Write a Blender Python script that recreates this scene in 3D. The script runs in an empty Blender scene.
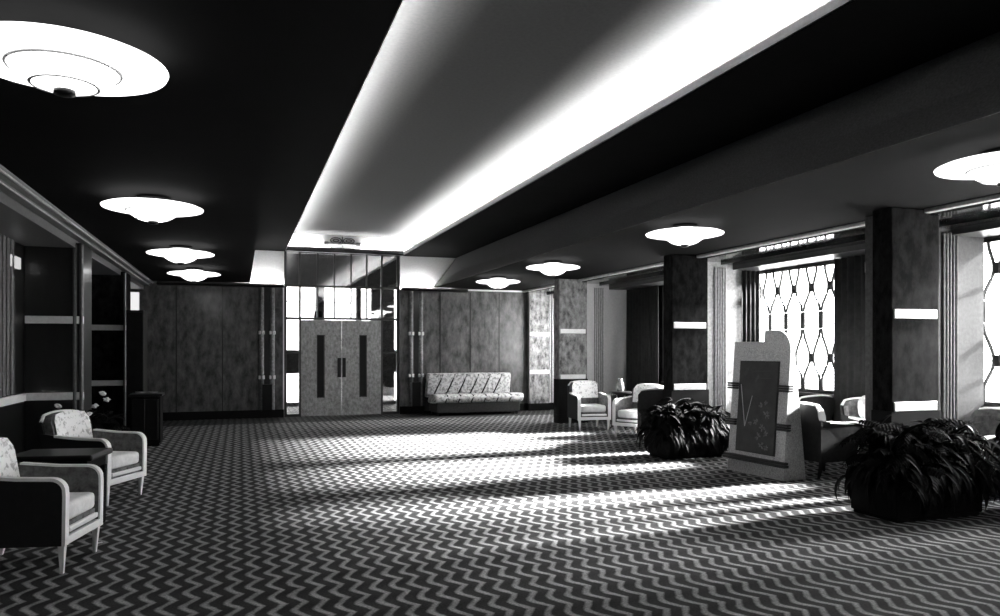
import bpy, bmesh, math, random
from mathutils import Vector, Matrix
random.seed(7)
PI = math.pi
sc = bpy.context.scene
COL = sc.collection

# ------------------------------------------------------------ materials
def new_mat(name):
    m = bpy.data.materials.new(name); m.use_nodes = True
    nt = m.node_tree; nt.nodes.clear()
    out = nt.nodes.new('ShaderNodeOutputMaterial')
    return m, nt, out

def g(v): return (v, v, v, 1)

def surf(name, lo, hi=None, rough=0.6, scale=6, stretch=(1, 1, 1), spec=0.5, detail=6, bump=0.0, fine=None, metal=0.0, contrast=(0.3, 0.7), coat=0.0):
    """mottled grey surface: base colour between lo and hi, from 3-D noise"""
    m, nt, out = new_mat(name)
    N, L = nt.nodes, nt.links
    p = N.new('ShaderNodeBsdfPrincipled')
    p.inputs['Roughness'].default_value = rough
    p.inputs['Specular IOR Level'].default_value = spec
    p.inputs['Metallic'].default_value = metal
    p.inputs['Coat Weight'].default_value = coat
    p.inputs['Coat Roughness'].default_value = 0.12
    if hi is None: hi = lo
    tc = N.new('ShaderNodeTexCoord'); mp = N.new('ShaderNodeMapping')
    mp.inputs['Scale'].default_value = stretch
    no = N.new('ShaderNodeTexNoise'); no.inputs['Scale'].default_value = scale; no.inputs['Detail'].default_value = detail
    no.inputs['Roughness'].default_value = 0.65
    cr = N.new('ShaderNodeValToRGB')
    cr.color_ramp.elements[0].position = contrast[0]; cr.color_ramp.elements[1].position = contrast[1]
    cr.color_ramp.elements[0].color = g(lo); cr.color_ramp.elements[1].color = g(hi)
    L.new(tc.outputs['Object'], mp.inputs['Vector']); L.new(mp.outputs['Vector'], no.inputs['Vector'])
    L.new(no.outputs['Fac'], cr.inputs['Fac']); L.new(cr.outputs['Color'], p.inputs['Base Color'])
    if bump:
        b = N.new('ShaderNodeBump'); b.inputs['Strength'].default_value = bump; b.inputs['Distance'].default_value = 0.01
        L.new(no.outputs['Fac'], b.inputs['Height']); L.new(b.outputs['Normal'], p.inputs['Normal'])
    L.new(p.outputs['BSDF'], out.inputs['Surface'])
    return m

def emit(name, strength, col=1.0):
    m, nt, out = new_mat(name)
    e = nt.nodes.new('ShaderNodeEmission'); e.inputs['Color'].default_value = g(col); e.inputs['Strength'].default_value = strength
    nt.links.new(e.outputs[0], out.inputs['Surface']); return m

def glass(name, mirror, tint=1.0):
    m, nt, out = new_mat(name); N, L = nt.nodes, nt.links
    t = N.new('ShaderNodeBsdfTransparent'); t.inputs['Color'].default_value = g(tint)
    gl = N.new('ShaderNodeBsdfGlossy'); gl.inputs['Roughness'].default_value = 0.02
    mx = N.new('ShaderNodeMixShader'); mx.inputs['Fac'].default_value = mirror
    L.new(t.outputs[0], mx.inputs[1]); L.new(gl.outputs[0], mx.inputs[2]); L.new(mx.outputs[0], out.inputs['Surface'])
    return m

def carpet():
    m, nt, out = new_mat('zigzag carpet'); N, L = nt.nodes, nt.links
    p = N.new('ShaderNodeBsdfPrincipled'); p.inputs['Roughness'].default_value = 0.9; p.inputs['Specular IOR Level'].default_value = 0.15
    tc = N.new('ShaderNodeTexCoord'); sp = N.new('ShaderNodeSeparateXYZ'); L.new(tc.outputs['Object'], sp.inputs[0])
    def M(op, a, b=None, c=None):
        n = N.new('ShaderNodeMath'); n.operation = op
        for i, v in enumerate((a, b, c)):
            if v is None: continue
            if isinstance(v, (int, float)): n.inputs[i].default_value = v
            else: L.new(v, n.inputs[i])
        return n.outputs[0]
    x, y = sp.outputs[0], sp.outputs[1]
    # wobble
    no0 = N.new('ShaderNodeTexNoise'); no0.inputs['Scale'].default_value = 9; L.new(tc.outputs['Object'], no0.inputs['Vector'])
    wob = M('MULTIPLY', M('SUBTRACT', no0.outputs['Fac'], 0.5), 0.035)
    P, W, A = 0.27, 0.122, 0.085
    tri = M('PINGPONG', y, P / 2)                       # 0..P/2
    tri = M('DIVIDE', tri, P / 2)                       # 0..1
    sm = M('SMOOTH_MIN', tri, 0.85, 0.25)
    xs = M('ADD', M('ADD', x, M('MULTIPLY', sm, A)), wob)
    d = M('PINGPONG', xs, W / 2)                        # distance from a stripe line
    line = M('SUBTRACT', 1.0, M('DIVIDE', d, 0.030)); line = M('MAXIMUM', line, 0.0); line = M('MINIMUM', M('MULTIPLY', line, 1.6), 1.0)
    # woven row shading: legs of the zigzag going one way carry a thinner pile
    row = M('PINGPONG', M('ADD', y, P / 4), P / 2); row = M('DIVIDE', row, P / 2)
    n1 = N.new('ShaderNodeTexNoise'); n1.inputs['Scale'].default_value = 75; n1.inputs['Detail'].default_value = 3
    L.new(tc.outputs['Object'], n1.inputs['Vector'])
    v = M('ADD', M('MULTIPLY', line, 0.28), 0.034)
    v = M('MULTIPLY', v, M('ADD', M('MULTIPLY', row, 0.5), 0.7))
    v = M('MULTIPLY', v, M('ADD', M('MULTIPLY', n1.outputs['Fac'], 2.0), 0.0))
    # shade painted into the carpet along the end of the hall
    unshaded = M('LESS_THAN', y, 15.7)
    v = M('MULTIPLY', v, M('ADD', M('MULTIPLY', unshaded, 0.75), 0.25))
    cb = N.new('ShaderNodeCombineColor')
    for i in range(3): L.new(v, cb.inputs[i])
    L.new(cb.outputs[0], p.inputs['Base Color'])
    b = N.new('ShaderNodeBump'); b.inputs['Strength'].default_value = 0.3; b.inputs['Distance'].default_value = 0.01
    L.new(M('ADD', line, M('MULTIPLY', n1.outputs['Fac'], 0.5)), b.inputs['Height']); L.new(b.outputs['Normal'], p.inputs['Normal'])
    L.new(p.outputs[0], out.inputs['Surface']); return m

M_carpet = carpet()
M_dark_ceiling = surf('dark painted ceiling', 0.0045, 0.0065, 0.9, 3, spec=0.04)
M_beam = surf('speckled beam plaster', 0.06, 0.14, 0.8, 60, detail=4)
M_white = surf('white cove plaster', 0.62, 0.74, 0.85, 30)
M_cove = surf('grey cove plaster', 0.05, 0.07, 0.85, 30)
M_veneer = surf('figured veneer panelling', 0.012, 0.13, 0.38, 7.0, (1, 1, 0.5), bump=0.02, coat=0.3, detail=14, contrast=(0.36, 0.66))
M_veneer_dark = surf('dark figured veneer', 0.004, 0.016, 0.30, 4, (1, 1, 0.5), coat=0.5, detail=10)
M_marble = surf('mottled grey pier facing', 0.03, 0.34, 0.5, 11, (1, 1, 0.6), detail=12, spec=0.3, contrast=(0.35, 0.68))
M_marble_dark = surf('dark mottled pier facing', 0.002, 0.016, 0.8, 11, (1, 1, 0.6), detail=12, spec=0.04, contrast=(0.38, 0.64))
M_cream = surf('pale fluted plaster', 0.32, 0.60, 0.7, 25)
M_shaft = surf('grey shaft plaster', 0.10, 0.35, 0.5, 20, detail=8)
M_band = surf('pale metal band', 0.75, 0.9, 0.35, 40)
M_black = surf('black polished wood', 0.003, 0.006, 0.35, 10, spec=0.3)
M_blackmatte = surf('black painted wood', 0.003, 0.006, 0.8, 10, spec=0.15)
M_cornice = surf('polished cornice', 0.05, 0.06, 0.08, 8, metal=0.75)
M_cornice2 = surf('lacquered cornice moulding', 0.08, 0.14, 0.4, 30)
M_glass = glass('window glass', 0.08)
M_screen_glass = glass('screen glass', 0.34, 0.9)
M_bronze = surf('dark bronze frame', 0.02, 0.035, 0.4, 20)
M_door = surf('mottled grey door veneer', 0.13, 0.42, 0.5, 22, (1, 1, 0.7), detail=12)
M_lamp = emit('glowing opal glass', 0.9)
M_lampbowl = emit('glowing opal bowl glass', 1.1)
M_ring = surf('opal glass joint ring', 0.45, 0.6, 0.5)
M_tube = emit('neon tube', 68)
M_tube_ledge = emit('neon tube of ledge', 36)
M_whitewood = surf('white painted wood', 0.86, 0.94, 0.4, 12)
M_uph = surf('grey upholstery', 0.05, 0.20, 0.9, 16, detail=8)
M_cush = surf('pale seat fabric', 0.7, 0.92, 0.9, 14, detail=8)
M_cloth = surf('pale patterned cloth', 0.50, 0.95, 0.95, 22, detail=6, contrast=(0.38, 0.48))
M_shell = surf('black upholstery', 0.004, 0.009, 0.8, 20)
M_shellgrey = surf('dark grey upholstery', 0.008, 0.02, 0.85, 20)
M_pillow = surf('speckled fur cushion', 0.35, 0.65, 0.95, 30, bump=0.4)
M_sofa = surf('patterned sofa fabric', 0.14, 0.55, 0.9, 17, detail=5, contrast=(0.36, 0.56))
M_sofabase = surf('grey sofa valance', 0.012, 0.03, 0.9, 20)
M_leaf = surf('dark leaf', 0.002, 0.009, 0.8, 8, spec=0.12)
M_leafpale = surf('pale leaf', 0.03, 0.16, 0.35, 12)
M_petal = surf('pale petal', 0.6, 0.8, 0.7, 12)
M_stand = surf('speckled grey stand paint', 0.25, 0.68, 0.8, 70, detail=5)
M_standtrim = surf('dark stand moulding', 0.01, 0.025, 0.6, 20)
M_poster = surf('dark poster paper', 0.006, 0.035, 0.5, 9, detail=8)
M_posterpale = surf('pale poster ink', 0.35, 0.5, 0.6, 20)
M_postermid = surf('grey poster ink', 0.03, 0.22, 0.6, 25)
M_curtain = surf('dark curtain fabric', 0.012, 0.03, 0.9, 10)
M_palecurtain = surf('pale curtain fabric', 0.5, 0.7, 0.9, 10)
M_emblem = surf('dark bronze ornament', 0.05, 0.09, 0.4, 20)
M_paper = surf('white paper', 0.85)
M_vase = surf('grey glazed pottery', 0.15, 0.4, 0.25, 15)

# ------------------------------------------------------------ mesh helpers
def finish(name, bm, mat, parent=None, kind=None, smooth=False):
    bmesh.ops.recalc_face_normals(bm, faces=bm.faces[:])
    me = bpy.data.meshes.new(name); bm.to_mesh(me); bm.free()
    if smooth:
        for p in me.polygons: p.use_smooth = True
    me.materials.append(mat)
    o = bpy.data.objects.new(name, me); COL.objects.link(o)
    if parent: o.parent = parent
    if kind: o['kind'] = kind
    return o

def box(bm, x0, x1, y0, y1, z0, z1, bev=0.0, seg=2):
    vs = [bm.verts.new((x, y, z)) for x in (x0, x1) for y in (y0, y1) for z in (z0, z1)]
    F = [(0, 1, 3, 2), (4, 6, 7, 5), (0, 4, 5, 1), (2, 3, 7, 6), (0, 2, 6, 4), (1, 5, 7, 3)]
    fs = [bm.faces.new([vs[i] for i in f]) for f in F]
    if bev:
        es = list({e for f in fs for e in f.edges})
        bmesh.ops.bevel(bm, geom=es, offset=bev, segments=seg, affect='EDGES', profile=0.5)
    return vs

def prism(bm, poly, axis, a, b):
    """poly: list of 2-D points; axis 'x','y','z' the extrusion axis from a to b"""
    def P(u, v, w):
        return {'x': (w, u, v), 'y': (u, w, v), 'z': (u, v, w)}[axis]
    A = [bm.verts.new(P(u, v, a)) for u, v in poly]; B = [bm.verts.new(P(u, v, b)) for u, v in poly]
    n = len(poly)
    bm.faces.new(A); bm.faces.new(B[::-1])
    for i in range(n):
        bm.faces.new((A[i], A[(i + 1) % n], B[(i + 1) % n], B[i]))
    return A + B

def lathe(bm, prof, cx=0, cy=0, z0=0, n=32):
    rings = []
    for r, z in prof:
        if r < 1e-5: rings.append([bm.verts.new((cx, cy, z0 + z))])
        else: rings.append([bm.verts.new((cx + r * math.cos(2 * PI * k / n), cy + r * math.sin(2 * PI * k / n), z0 + z)) for k in range(n)])
    for A, B in zip(rings, rings[1:]):
        for k in range(n):
            a, b = A[k % len(A)], A[(k + 1) % len(A)]; c, d = B[(k + 1) % len(B)], B[k % len(B)]
            f = [a] + ([b] if b is not a else []) + [c] + ([d] if d is not c else [])
            if len(f) > 2: bm.faces.new(f)

def tube(bm, pts, r, n=8):
    pts = [Vector(p) for p in pts]; rings = []
    rr = r if isinstance(r, (list, tuple)) else [r] * len(pts)
    for i, p in enumerate(pts):
        t = (pts[min(i + 1, len(pts) - 1)] - pts[max(i - 1, 0)]).normalized()
        up = Vector((0, 0, 1)) if abs(t.z) < 0.9 else Vector((1, 0, 0))
        u = t.cross(up).normalized(); v = t.cross(u)
        rings.append([bm.verts.new(p + rr[i] * (u * math.cos(2 * PI * k / n) + v * math.sin(2 * PI * k / n))) for k in range(n)])
    for A, B in zip(rings, rings[1:]):
        for k in range(n): bm.faces.new((A[k], A[(k + 1) % n], B[(k + 1) % n], B[k]))
    bm.faces.new(rings[0][::-1]); bm.faces.new(rings[-1])

def frustum(bm, x, y, z0, z1, r0, r1, dx=0, dy=0):
    """square tapering leg: bottom half-size r0, top half-size r1; foot shifted by dx,dy"""
    a = [bm.verts.new((x + dx + sx * r0, y + dy + sy * r0, z0)) for sx, sy in ((-1, -1), (1, -1), (1, 1), (-1, 1))]
    b = [bm.verts.new((x + sx * r1, y + sy * r1, z1)) for sx, sy in ((-1, -1), (1, -1), (1, 1), (-1, 1))]
    bm.faces.new(a[::-1]); bm.faces.new(b)
    for k in range(4): bm.faces.new((a[k], a[(k + 1) % 4], b[(k + 1) % 4], b[k]))

def empty(name, loc, rz=0, label=None, cat=None, group=None, kind=None):
    o = bpy.data.objects.new(name, None); COL.objects.link(o)
    o.location = loc; o.rotation_euler = (0, 0, rz); o.empty_display_size = 0.2
    if label: o['label'] = label
    if cat: o['category'] = cat
    if group: o['group'] = group
    if kind: o['kind'] = kind
    return o

def tag(o, label, cat, group=None):
    o['label'] = label; o['category'] = cat
    if group: o['group'] = group
    return o

def structbox(name, mat, *dims, parent=None):
    bm = bmesh.new(); box(bm, *dims)
    return finish(name, bm, mat, parent, None if parent else 'structure')

# ------------------------------------------------------------ dimensions (metres; eye 1.5 m above the carpet)
Y0, YB = -3.0, 17.0            # hall runs from behind the camera to the end wall
XL, XR = -2.4, 7.7             # side walls
ZL, ZI, ZT = 2.88, 3.60, 4.0  # low ceiling, middle ceiling, trough ceiling
XA, XBm = 0.20, 4.20           # lower edges of the two beams
XC, XD = 0.93, 3.50            # lips of the light trough

# ------------------------------------------------------------ room shell
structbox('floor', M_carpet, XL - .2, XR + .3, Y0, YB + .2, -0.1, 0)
bm = bmesh.new()
prism(bm, [(XL - .2, ZL), (XA, ZL), (-.45, ZI), (XC, ZI), (XC, ZI + .008), (XC - .3, ZI + .008), (XC - .3, ZI + .12), (-.55, ZI + .12), (-.55, ZL + .12), (XL - .2, ZL + .12)], 'y', Y0, YB)
finish('ceiling', bm, M_dark_ceiling, kind='structure')
bm = bmesh.new()
prism(bm, [(4.85, ZI), (XD, ZI), (XD, ZI + .008), (XD + .3, ZI + .008), (XD + .3, ZI + .12), (4.97, ZI + .12)], 'y', Y0, YB)
finish('ceiling', bm, M_dark_ceiling, kind='structure')
bm = bmesh.new(); prism(bm, [(XBm + .01, ZL), (XR + .2, ZL), (XR + .2, ZL + .12), (XBm + .15, ZL + .12)], 'y', Y0, YB)
finish('ceiling', bm, M_dark_ceiling, kind='structure')
bm = bmesh.new(); prism(bm, [(XBm, ZL), (4.85, ZI), (4.97, ZI + .12), (4.85, ZI + .12), (XBm + .06, ZL + .01)], 'y', Y0, YB)
finish('trim_1', bm, M_beam, kind='structure')
# trough vault: rounded upper corners
R = 0.20
pi_, po = [], []
xl, xr = XC - .25, XD + .25
pi_.append((xl, ZI + .008))
for k in range(9):
    a = PI - k * PI / 16
    pi_.append((xl + R + R * math.cos(a), ZT - R + R * math.sin(a)))
for k in range(9):
    a = PI / 2 - k * PI / 16
    pi_.append((xr - R + R * math.cos(a), ZT - R + R * math.sin(a)))
pi_.append((xr, ZI + .008))
po = [(xr + .06, ZI + .008), (xr + .06, ZT + .06), (xl - .06, ZT + .06), (xl - .06, ZI + .008)]
bm = bmesh.new(); prism(bm, pi_ + po, 'y', Y0, YB)
finish('ceiling', bm, M_cove, kind='structure')

for x in (XC - .008, XD):  # upstands added to keep tube light off the middle of the vault
    structbox('trim_14', M_white, x, x + .008, Y0, YB, ZI, ZI + .075)
# end wall
SX0, SX1 = 0.94, 3.40      # glazed screen opening
bm = bmesh.new()
box(bm, XL - .2, SX0 - .04, YB, YB + .2, 0, 2.84)
finish('wall_back', bm, M_veneer, kind='structure')
bm = bmesh.new(); box(bm, SX1 + .04, XR + .2, YB, YB + .2, 0, 2.84)
finish('wall_back', bm, M_veneer, kind='structure')
bm = bmesh.new()
box(bm, -2.6, SX0 - .04, YB, YB + .2, 2.84, ZI + .2); box(bm, SX1 + .04, 7.9, YB, YB + .2, 2.84, ZI + .2)
box(bm, SX0 - .04, SX1 + .04, YB, YB + .2, ZI + .03, ZT + .1); box(bm, .5, SX0 - .04, YB, YB + .2, ZI + .2, ZT + .1); box(bm, SX1 + .04, 4.0, YB, YB + .2, ZI + .2, ZT + .1)
finish('wall_back', bm, M_white, kind='structure')
# ledges that hide the lamps which wash the white upper wall
for x0, x1, lab in ((-1.6, SX0 - .05, 'neon tube on the ledge left of the glazed door screen'), (SX1 + .05, 5.0, 'neon tube on the ledge right of the glazed door screen')):
    bm = bmesh.new(); box(bm, x0, x1, YB - .22, YB, 2.80, 2.83); box(bm, x0, x1, YB - .22, YB - .19, 2.80, 2.87)
    finish('trim_2', bm, M_bronze, kind='structure')
    bm = bmesh.new(); tube(bm, [(max(x0, -.1) + .05, YB - .11, 2.848), (min(x1, 4.65) - .05, YB - .11, 2.848)], 0.016)
    tag(finish('neon_tube', bm, M_tube_ledge), lab, 'light tube', 'hidden tubes of the cove lighting')
# baseboards
structbox('baseboard_back', M_blackmatte, XL, SX0 - .04, YB - .05, YB, 0, 0.17)
structbox('baseboard_back', M_blackmatte, SX1 + .04, XR, YB - .05, YB, 0, 0.17)
# panel joints on the end wall
for x in (-1.25, -.35, 4.39, 5.12, 5.84):
    structbox('trim_3', M_veneer_dark, x - .012, x + .012, YB - .008, YB, .17, 2.8)

# left side wall
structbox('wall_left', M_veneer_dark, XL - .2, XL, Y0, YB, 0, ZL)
structbox('wall_front', M_dark_ceiling, XL - .2, XR + .2, Y0 - .2, Y0, 0, ZT + .1)
structbox('baseboard_left', M_blackmatte, XL, XL + .04, Y0, YB - .05, 0, .17)
bm = bmesh.new(); box(bm, XL, XL + .025, 2.5, 10.2, 0.88, 0.97); finish('trim_4', bm, M_band, kind='structure')
bm = bmesh.new(); box(bm, XL, XL + .025, 10.75, 13.8, 0.88, 0.97); finish('trim_4', bm, M_band, kind='structure')
# cornice / lintel on the left
bm = bmesh.new(); prism(bm, [(XL, 2.70), (-1.86, 2.70), (-1.86, 2.79), (-1.76, 2.79), (-1.76, 2.815), (-1.73, 2.83), (-1.70, ZL), (XL, ZL)], 'y', Y0, YB)
finish('trim_5', bm, M_cornice2, kind='structure')
bm = bmesh.new(); tube(bm, [(-1.70, Y0, 2.835), (-1.70, YB, 2.835)], .012, 8); tube(bm, [(-1.762, Y0, 2.79), (-1.762, YB, 2.79)], .008, 8); finish('trim_15', bm, M_cream, kind='structure')  # pale beads put in as the highlight along the cornice edge

def pillar(x0, x1, y0, y1, zt, mat, bands, strip_x=None):
    r = empty('pillar', (0, 0, 0), kind='structure')
    bm = bmesh.new(); box(bm, x0, x1, y0, y1, 0, zt, .012, 2); finish('shaft', bm, mat, r)
    for z in (0.88, 1.79):
        bm = bmesh.new(); box(bm, bands[0], bands[1], y0 - .012, y0 + .02, z, z + .09, .004, 1); finish('band', bm, M_band, r)
    if strip_x is not None:
        for s in strip_x:
            bm = bmesh.new(); tube(bm, [(s, y0 - .002, .17), (s, y0 - .002, zt - .02)], .022, 10); finish('corner_bead', bm, M_cornice2, r)
    bm = bmesh.new(); box(bm, x0 - .015, x1 + .01, y0 - .015, y1, 0, .17); finish('plinth', bm, M_blackmatte, r)
    return r
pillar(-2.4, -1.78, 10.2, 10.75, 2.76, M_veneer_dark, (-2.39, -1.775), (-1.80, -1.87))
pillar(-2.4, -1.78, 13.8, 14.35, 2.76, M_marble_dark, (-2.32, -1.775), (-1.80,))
# flat fluting on the wall beside the near left pillar
bm = bmesh.new()
for k in range(5): box(bm, XL, XL + .035, 8.95 + k * .16, 9.03 + k * .16, .98, 2.7, .01, 1)
finish('trim_6', bm, M_cornice2, kind='structure')

# right pillars with wing walls to the windows
def wing(y, x0=6.60, flute=True, mat=M_cream):
    r = empty('wall_right', (0, 0, 0), kind='structure')
    bm = bmesh.new(); box(bm, x0, XR, y, y + .2, 0, ZL); finish('wing', bm, mat, r)
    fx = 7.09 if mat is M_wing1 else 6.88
    if flute:
        bm = bmesh.new()
        for k in range(5): box(bm, fx + k * .046, fx + .024 + k * .046, y - .03, y, .17, 2.74, .008, 1)
        finish('fluting', bm, M_wing1b if mat is M_wing1 else M_cream, r)
    bm = bmesh.new(); box(bm, x0, XR, y - .02, y, 0, .17); finish('plinth', bm, M_blackmatte, r)
M_wing1b = surf('shaded flute plaster', 0.07, 0.16, 0.7, 25)
M_wing1 = surf('shaded fluted plaster', 0.018, 0.055, 0.7, 25)  # same plaster as the other wings, with its shade put into the colour
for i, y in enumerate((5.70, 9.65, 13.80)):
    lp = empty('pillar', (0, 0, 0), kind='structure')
    bm = bmesh.new(); box(bm, 5.99, 6.63, y - .01, y + .24, .17, .88); finish('dark_lower_box', bm, M_blackmatte, lp)  # black box round the shaft below the lower band
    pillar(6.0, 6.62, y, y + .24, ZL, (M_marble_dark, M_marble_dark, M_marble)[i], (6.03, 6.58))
    wing(y + (.38 if i == 0 else .22), x0=(6.25 if i == 0 else 6.60), mat=(M_wing1, M_cream, M_white)[i])  # farthest wing is whiter: window light put into its colour
# pilaster where the end wall meets the last bay
r = pillar(6.55, 7.07, 16.85, 17.0, 2.84, M_marble, (6.55, 7.07), (6.55,))
bm = bmesh.new()
for k in range(4): box(bm, 7.12 + k * .07, 7.16 + k * .07, 16.95, 17.0, .17, 2.8, .008, 1)
finish('trim_7', bm, M_cream, kind='structure')

# window wall
WINS = [(-2.6, -.6), (0, 1.9), (4.25, 6.25), (6.45, 7.32), (8.15, 10.12), (10.3, 12.72), (14.35, 16.3)]  # first two are out of view, added to light the left armchairs
ZS, ZW = 0.86, 2.70
bm = bmesh.new()
prev = Y0
for a, b in WINS:
    box(bm, XR, XR + .2, prev, a, 0, ZL); box(bm, XR, XR + .2, a, b, 0, ZS); box(bm, XR, XR + .2, a, b, ZW, ZL); prev = b
box(bm, XR, XR + .2, prev, YB, 0, ZL)
finish('wall_right', bm, M_marble_dark, kind='structure')
for i, (a, b) in enumerate(WINS):
    r = empty('window_%d' % (i + 1), (XR, a, ZS), kind='structure')
    w, h = b - a, ZW - ZS
    bm = bmesh.new(); box(bm, .05, .11, 0, .05, 0, h); box(bm, .05, .11, w - .05, w, 0, h); box(bm, .05, .11, 0, w, 0, .05); box(bm, .05, .11, 0, w, h - .04, h)
    finish('window_frame', bm, M_bronze, r)
    bm = bmesh.new(); box(bm, .075, .08, .05, w - .05, .05, h - .04); finish('window_pane', bm, M_glass, r)
    bm = bmesh.new(); box(bm, -.04, .2, 0, w, -.04, 0); finish('window_sill', bm, M_bronze, r)
    # leaded pattern: swelling lines that meet in ovals and little blocks
    bm = bmesh.new(); p = 0.36; n = int(w / p) + 1; xx = .06
    off = (w - (n - 1) * p) / 2
    zo1, zb1, zo2, zb2 = h - .33, h - .80, h - 1.34, h - 1.76      # rows: oval, block, oval, block
    def curve(y0, z0, y1, z1):
        pts = []
        for k in range(9):
            t = k / 8; s = (1 - math.cos(PI * t)) / 2
            pts.append((xx, min(max(y0 + (y1 - y0) * s, .05), w - .05), z0 + (z1 - z0) * t))
        tube(bm, pts, .019, 5)
    for k in range(n):
        yc = off + k * p
        tube(bm, [(xx, yc - .012, .05), (xx, yc - .012, h - .04)], .006, 5); tube(bm, [(xx, yc + .012, .05), (xx, yc + .012, h - .04)], .006, 5)
        for zb in (zb1, zb2): box(bm, xx - .012, xx + .012, yc - .042, yc + .042, zb - .12, zb + .12, .006, 1)
        for s in (-1, 1):
            yo = yc + s * p / 2
            if yo < 0.06 or yo > w - .06: continue
            curve(yc + s * .03, h - .04, yo - s * .03, zo1) if False else curve(yo - s * .10, h - .04, yo - s * .035, zo1)
            curve(yo - s * .035, zo1, yc + s * .02, zb1 + .13)
            curve(yc + s * .02, zb1 - .13, yo - s * .035, zo2)
            curve(yo - s * .035, zo2, yc + s * .02, zb2 + .08)
        yo = yc + p / 2
        if yo < w - .06:
            for zo in (zo1, zo2):
                vs = []
                for x2 in (xx - .012, xx + .012):
                    vs.append([bm.verts.new((x2, yo + .055 * math.cos(2 * PI * q / 14), zo + .065 * math.sin(2 * PI * q / 14))) for q in range(14)])
                bm.faces.new(vs[0]); bm.faces.new(vs[1][::-1])
                for q in range(14): bm.faces.new((vs[0][q], vs[0][(q + 1) % 14], vs[1][(q + 1) % 14], vs[1][q]))
    finish('leading_pattern', bm, M_bronze, r)
# stepped polished cornice over the window bays
bm = bmesh.new(); box(bm, 6.50, 7.0, Y0, YB, 2.82, ZL); finish('trim_8', bm, M_cornice, kind='structure')
bm = bmesh.new(); box(bm, 7.0, 7.22, Y0, YB, 2.78, ZL); finish('trim_9', bm, M_cornice, kind='structure')
bm = bmesh.new(); box(bm, 7.22, XR, Y0, YB, 2.71, ZL); finish('trim_10', bm, M_bronze, kind='structure')
bm = bmesh.new(); box(bm, 6.42, 6.50, Y0, YB, 2.84, ZL, .01, 2); finish('trim_11', bm, M_cream, kind='structure')
structbox('baseboard_right', M_blackmatte, XR - .03, XR, Y0, YB, 0, .17)

def drape(name, x, y0, y1, z0, z1, mat, label, folds=6, amp=.035):
    bm = bmesh.new(); n = folds * 10; A, B = [], []
    for k in range(n + 1):
        t = k / n; y = y0 + (y1 - y0) * t; dx = amp * math.sin(t * folds * 2 * PI) + .01 * math.sin(t * 17)
        A.append(((x + dx, y)))
    lo = [bm.verts.new((a[0], a[1], z0)) for a in A]; hi = [bm.verts.new((x + (a[0] - x) * .7, a[1], z1)) for a in A]
    for k in range(n): bm.faces.new((lo[k], lo[k + 1], hi[k + 1], hi[k]))
    o = finish(name, bm, mat, smooth=True)
    md = o.modifiers.new('thick', 'SOLIDIFY'); md.thickness = .008
    tag(o, label, 'curtain', 'curtains at the right hand windows'); return o
drape('curtain', 7.58, 7.56, 8.14, .12, 2.70, M_curtain, 'dark curtain hanging at the near edge of the patterned window behind the tub chairs', 5)
drape('curtain', 7.58, 12.70, 13.9, .12, 2.70, M_curtain, 'wide drawn dark curtain behind the three armchairs in the far bay', 10)
m_, nt_, out_ = new_mat('sun softening net')  # net added at two windows to weaken the sun streaks on the carpet
t1 = nt_.nodes.new('ShaderNodeBsdfTranslucent'); t1.inputs['Color'].default_value = g(.85)
t2 = nt_.nodes.new('ShaderNodeBsdfDiffuse'); t2.inputs['Color'].default_value = g(.3); mx_ = nt_.nodes.new('ShaderNodeMixShader'); mx_.inputs['Fac'].default_value = .15
nt_.links.new(t1.outputs[0], mx_.inputs[1]); nt_.links.new(t2.outputs[0], mx_.inputs[2]); t3 = nt_.nodes.new('ShaderNodeBsdfTransparent'); mx2 = nt_.nodes.new('ShaderNodeMixShader'); mx2.inputs['Fac'].default_value = .22
nt_.links.new(mx_.outputs[0], mx2.inputs[1]); nt_.links.new(t3.outputs[0], mx2.inputs[2]); nt_.links.new(mx2.outputs[0], out_.inputs['Surface'])
drape('curtain', 7.60, 4.15, 5.62, .5, 2.70, m_, 'pale net added to soften the sun at the window beside the right picture edge', 9, .025)
drape('curtain', 7.60, 14.25, 16.4, .5, 2.70, m_, 'pale net added to soften the sun at the last window, next to the sofa wall', 9, .025)
def drape_x(y, x0, x1, z0, z1, mat, label, folds=4, amp=.03):
    bm = bmesh.new(); n = folds * 10
    lo, hi = [], []
    for k in range(n + 1):
        t = k / n; x = x0 + (x1 - x0) * t; dy = amp * math.sin(t * folds * 2 * PI)
        lo.append(bm.verts.new((x, y + dy, z0))); hi.append(bm.verts.new((x, y + dy * .7, z1)))
    for k in range(n): bm.faces.new((lo[k], lo[k + 1], hi[k + 1], hi[k]))
    o = finish('curtain', bm, mat, smooth=True); md = o.modifiers.new('thick', 'SOLIDIFY'); md.thickness = .008
    tag(o, label, 'curtain', 'curtains at the right hand windows')
drape_x(9.80, 7.34, 7.66, .10, 2.70, M_curtain, 'narrow dark curtain gathered at the far edge of the patterned window, beside the fluted strip')
# pale pilaster between the two windows of the middle bay
bm = bmesh.new(); box(bm, 7.52, XR, 7.40, 7.53, .17, 2.6, .01, 1); box(bm, 7.50, XR, 7.38, 7.55, 2.45, 2.60, .01, 1)
finish('trim_12', bm, M_cream, kind='structure')

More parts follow.
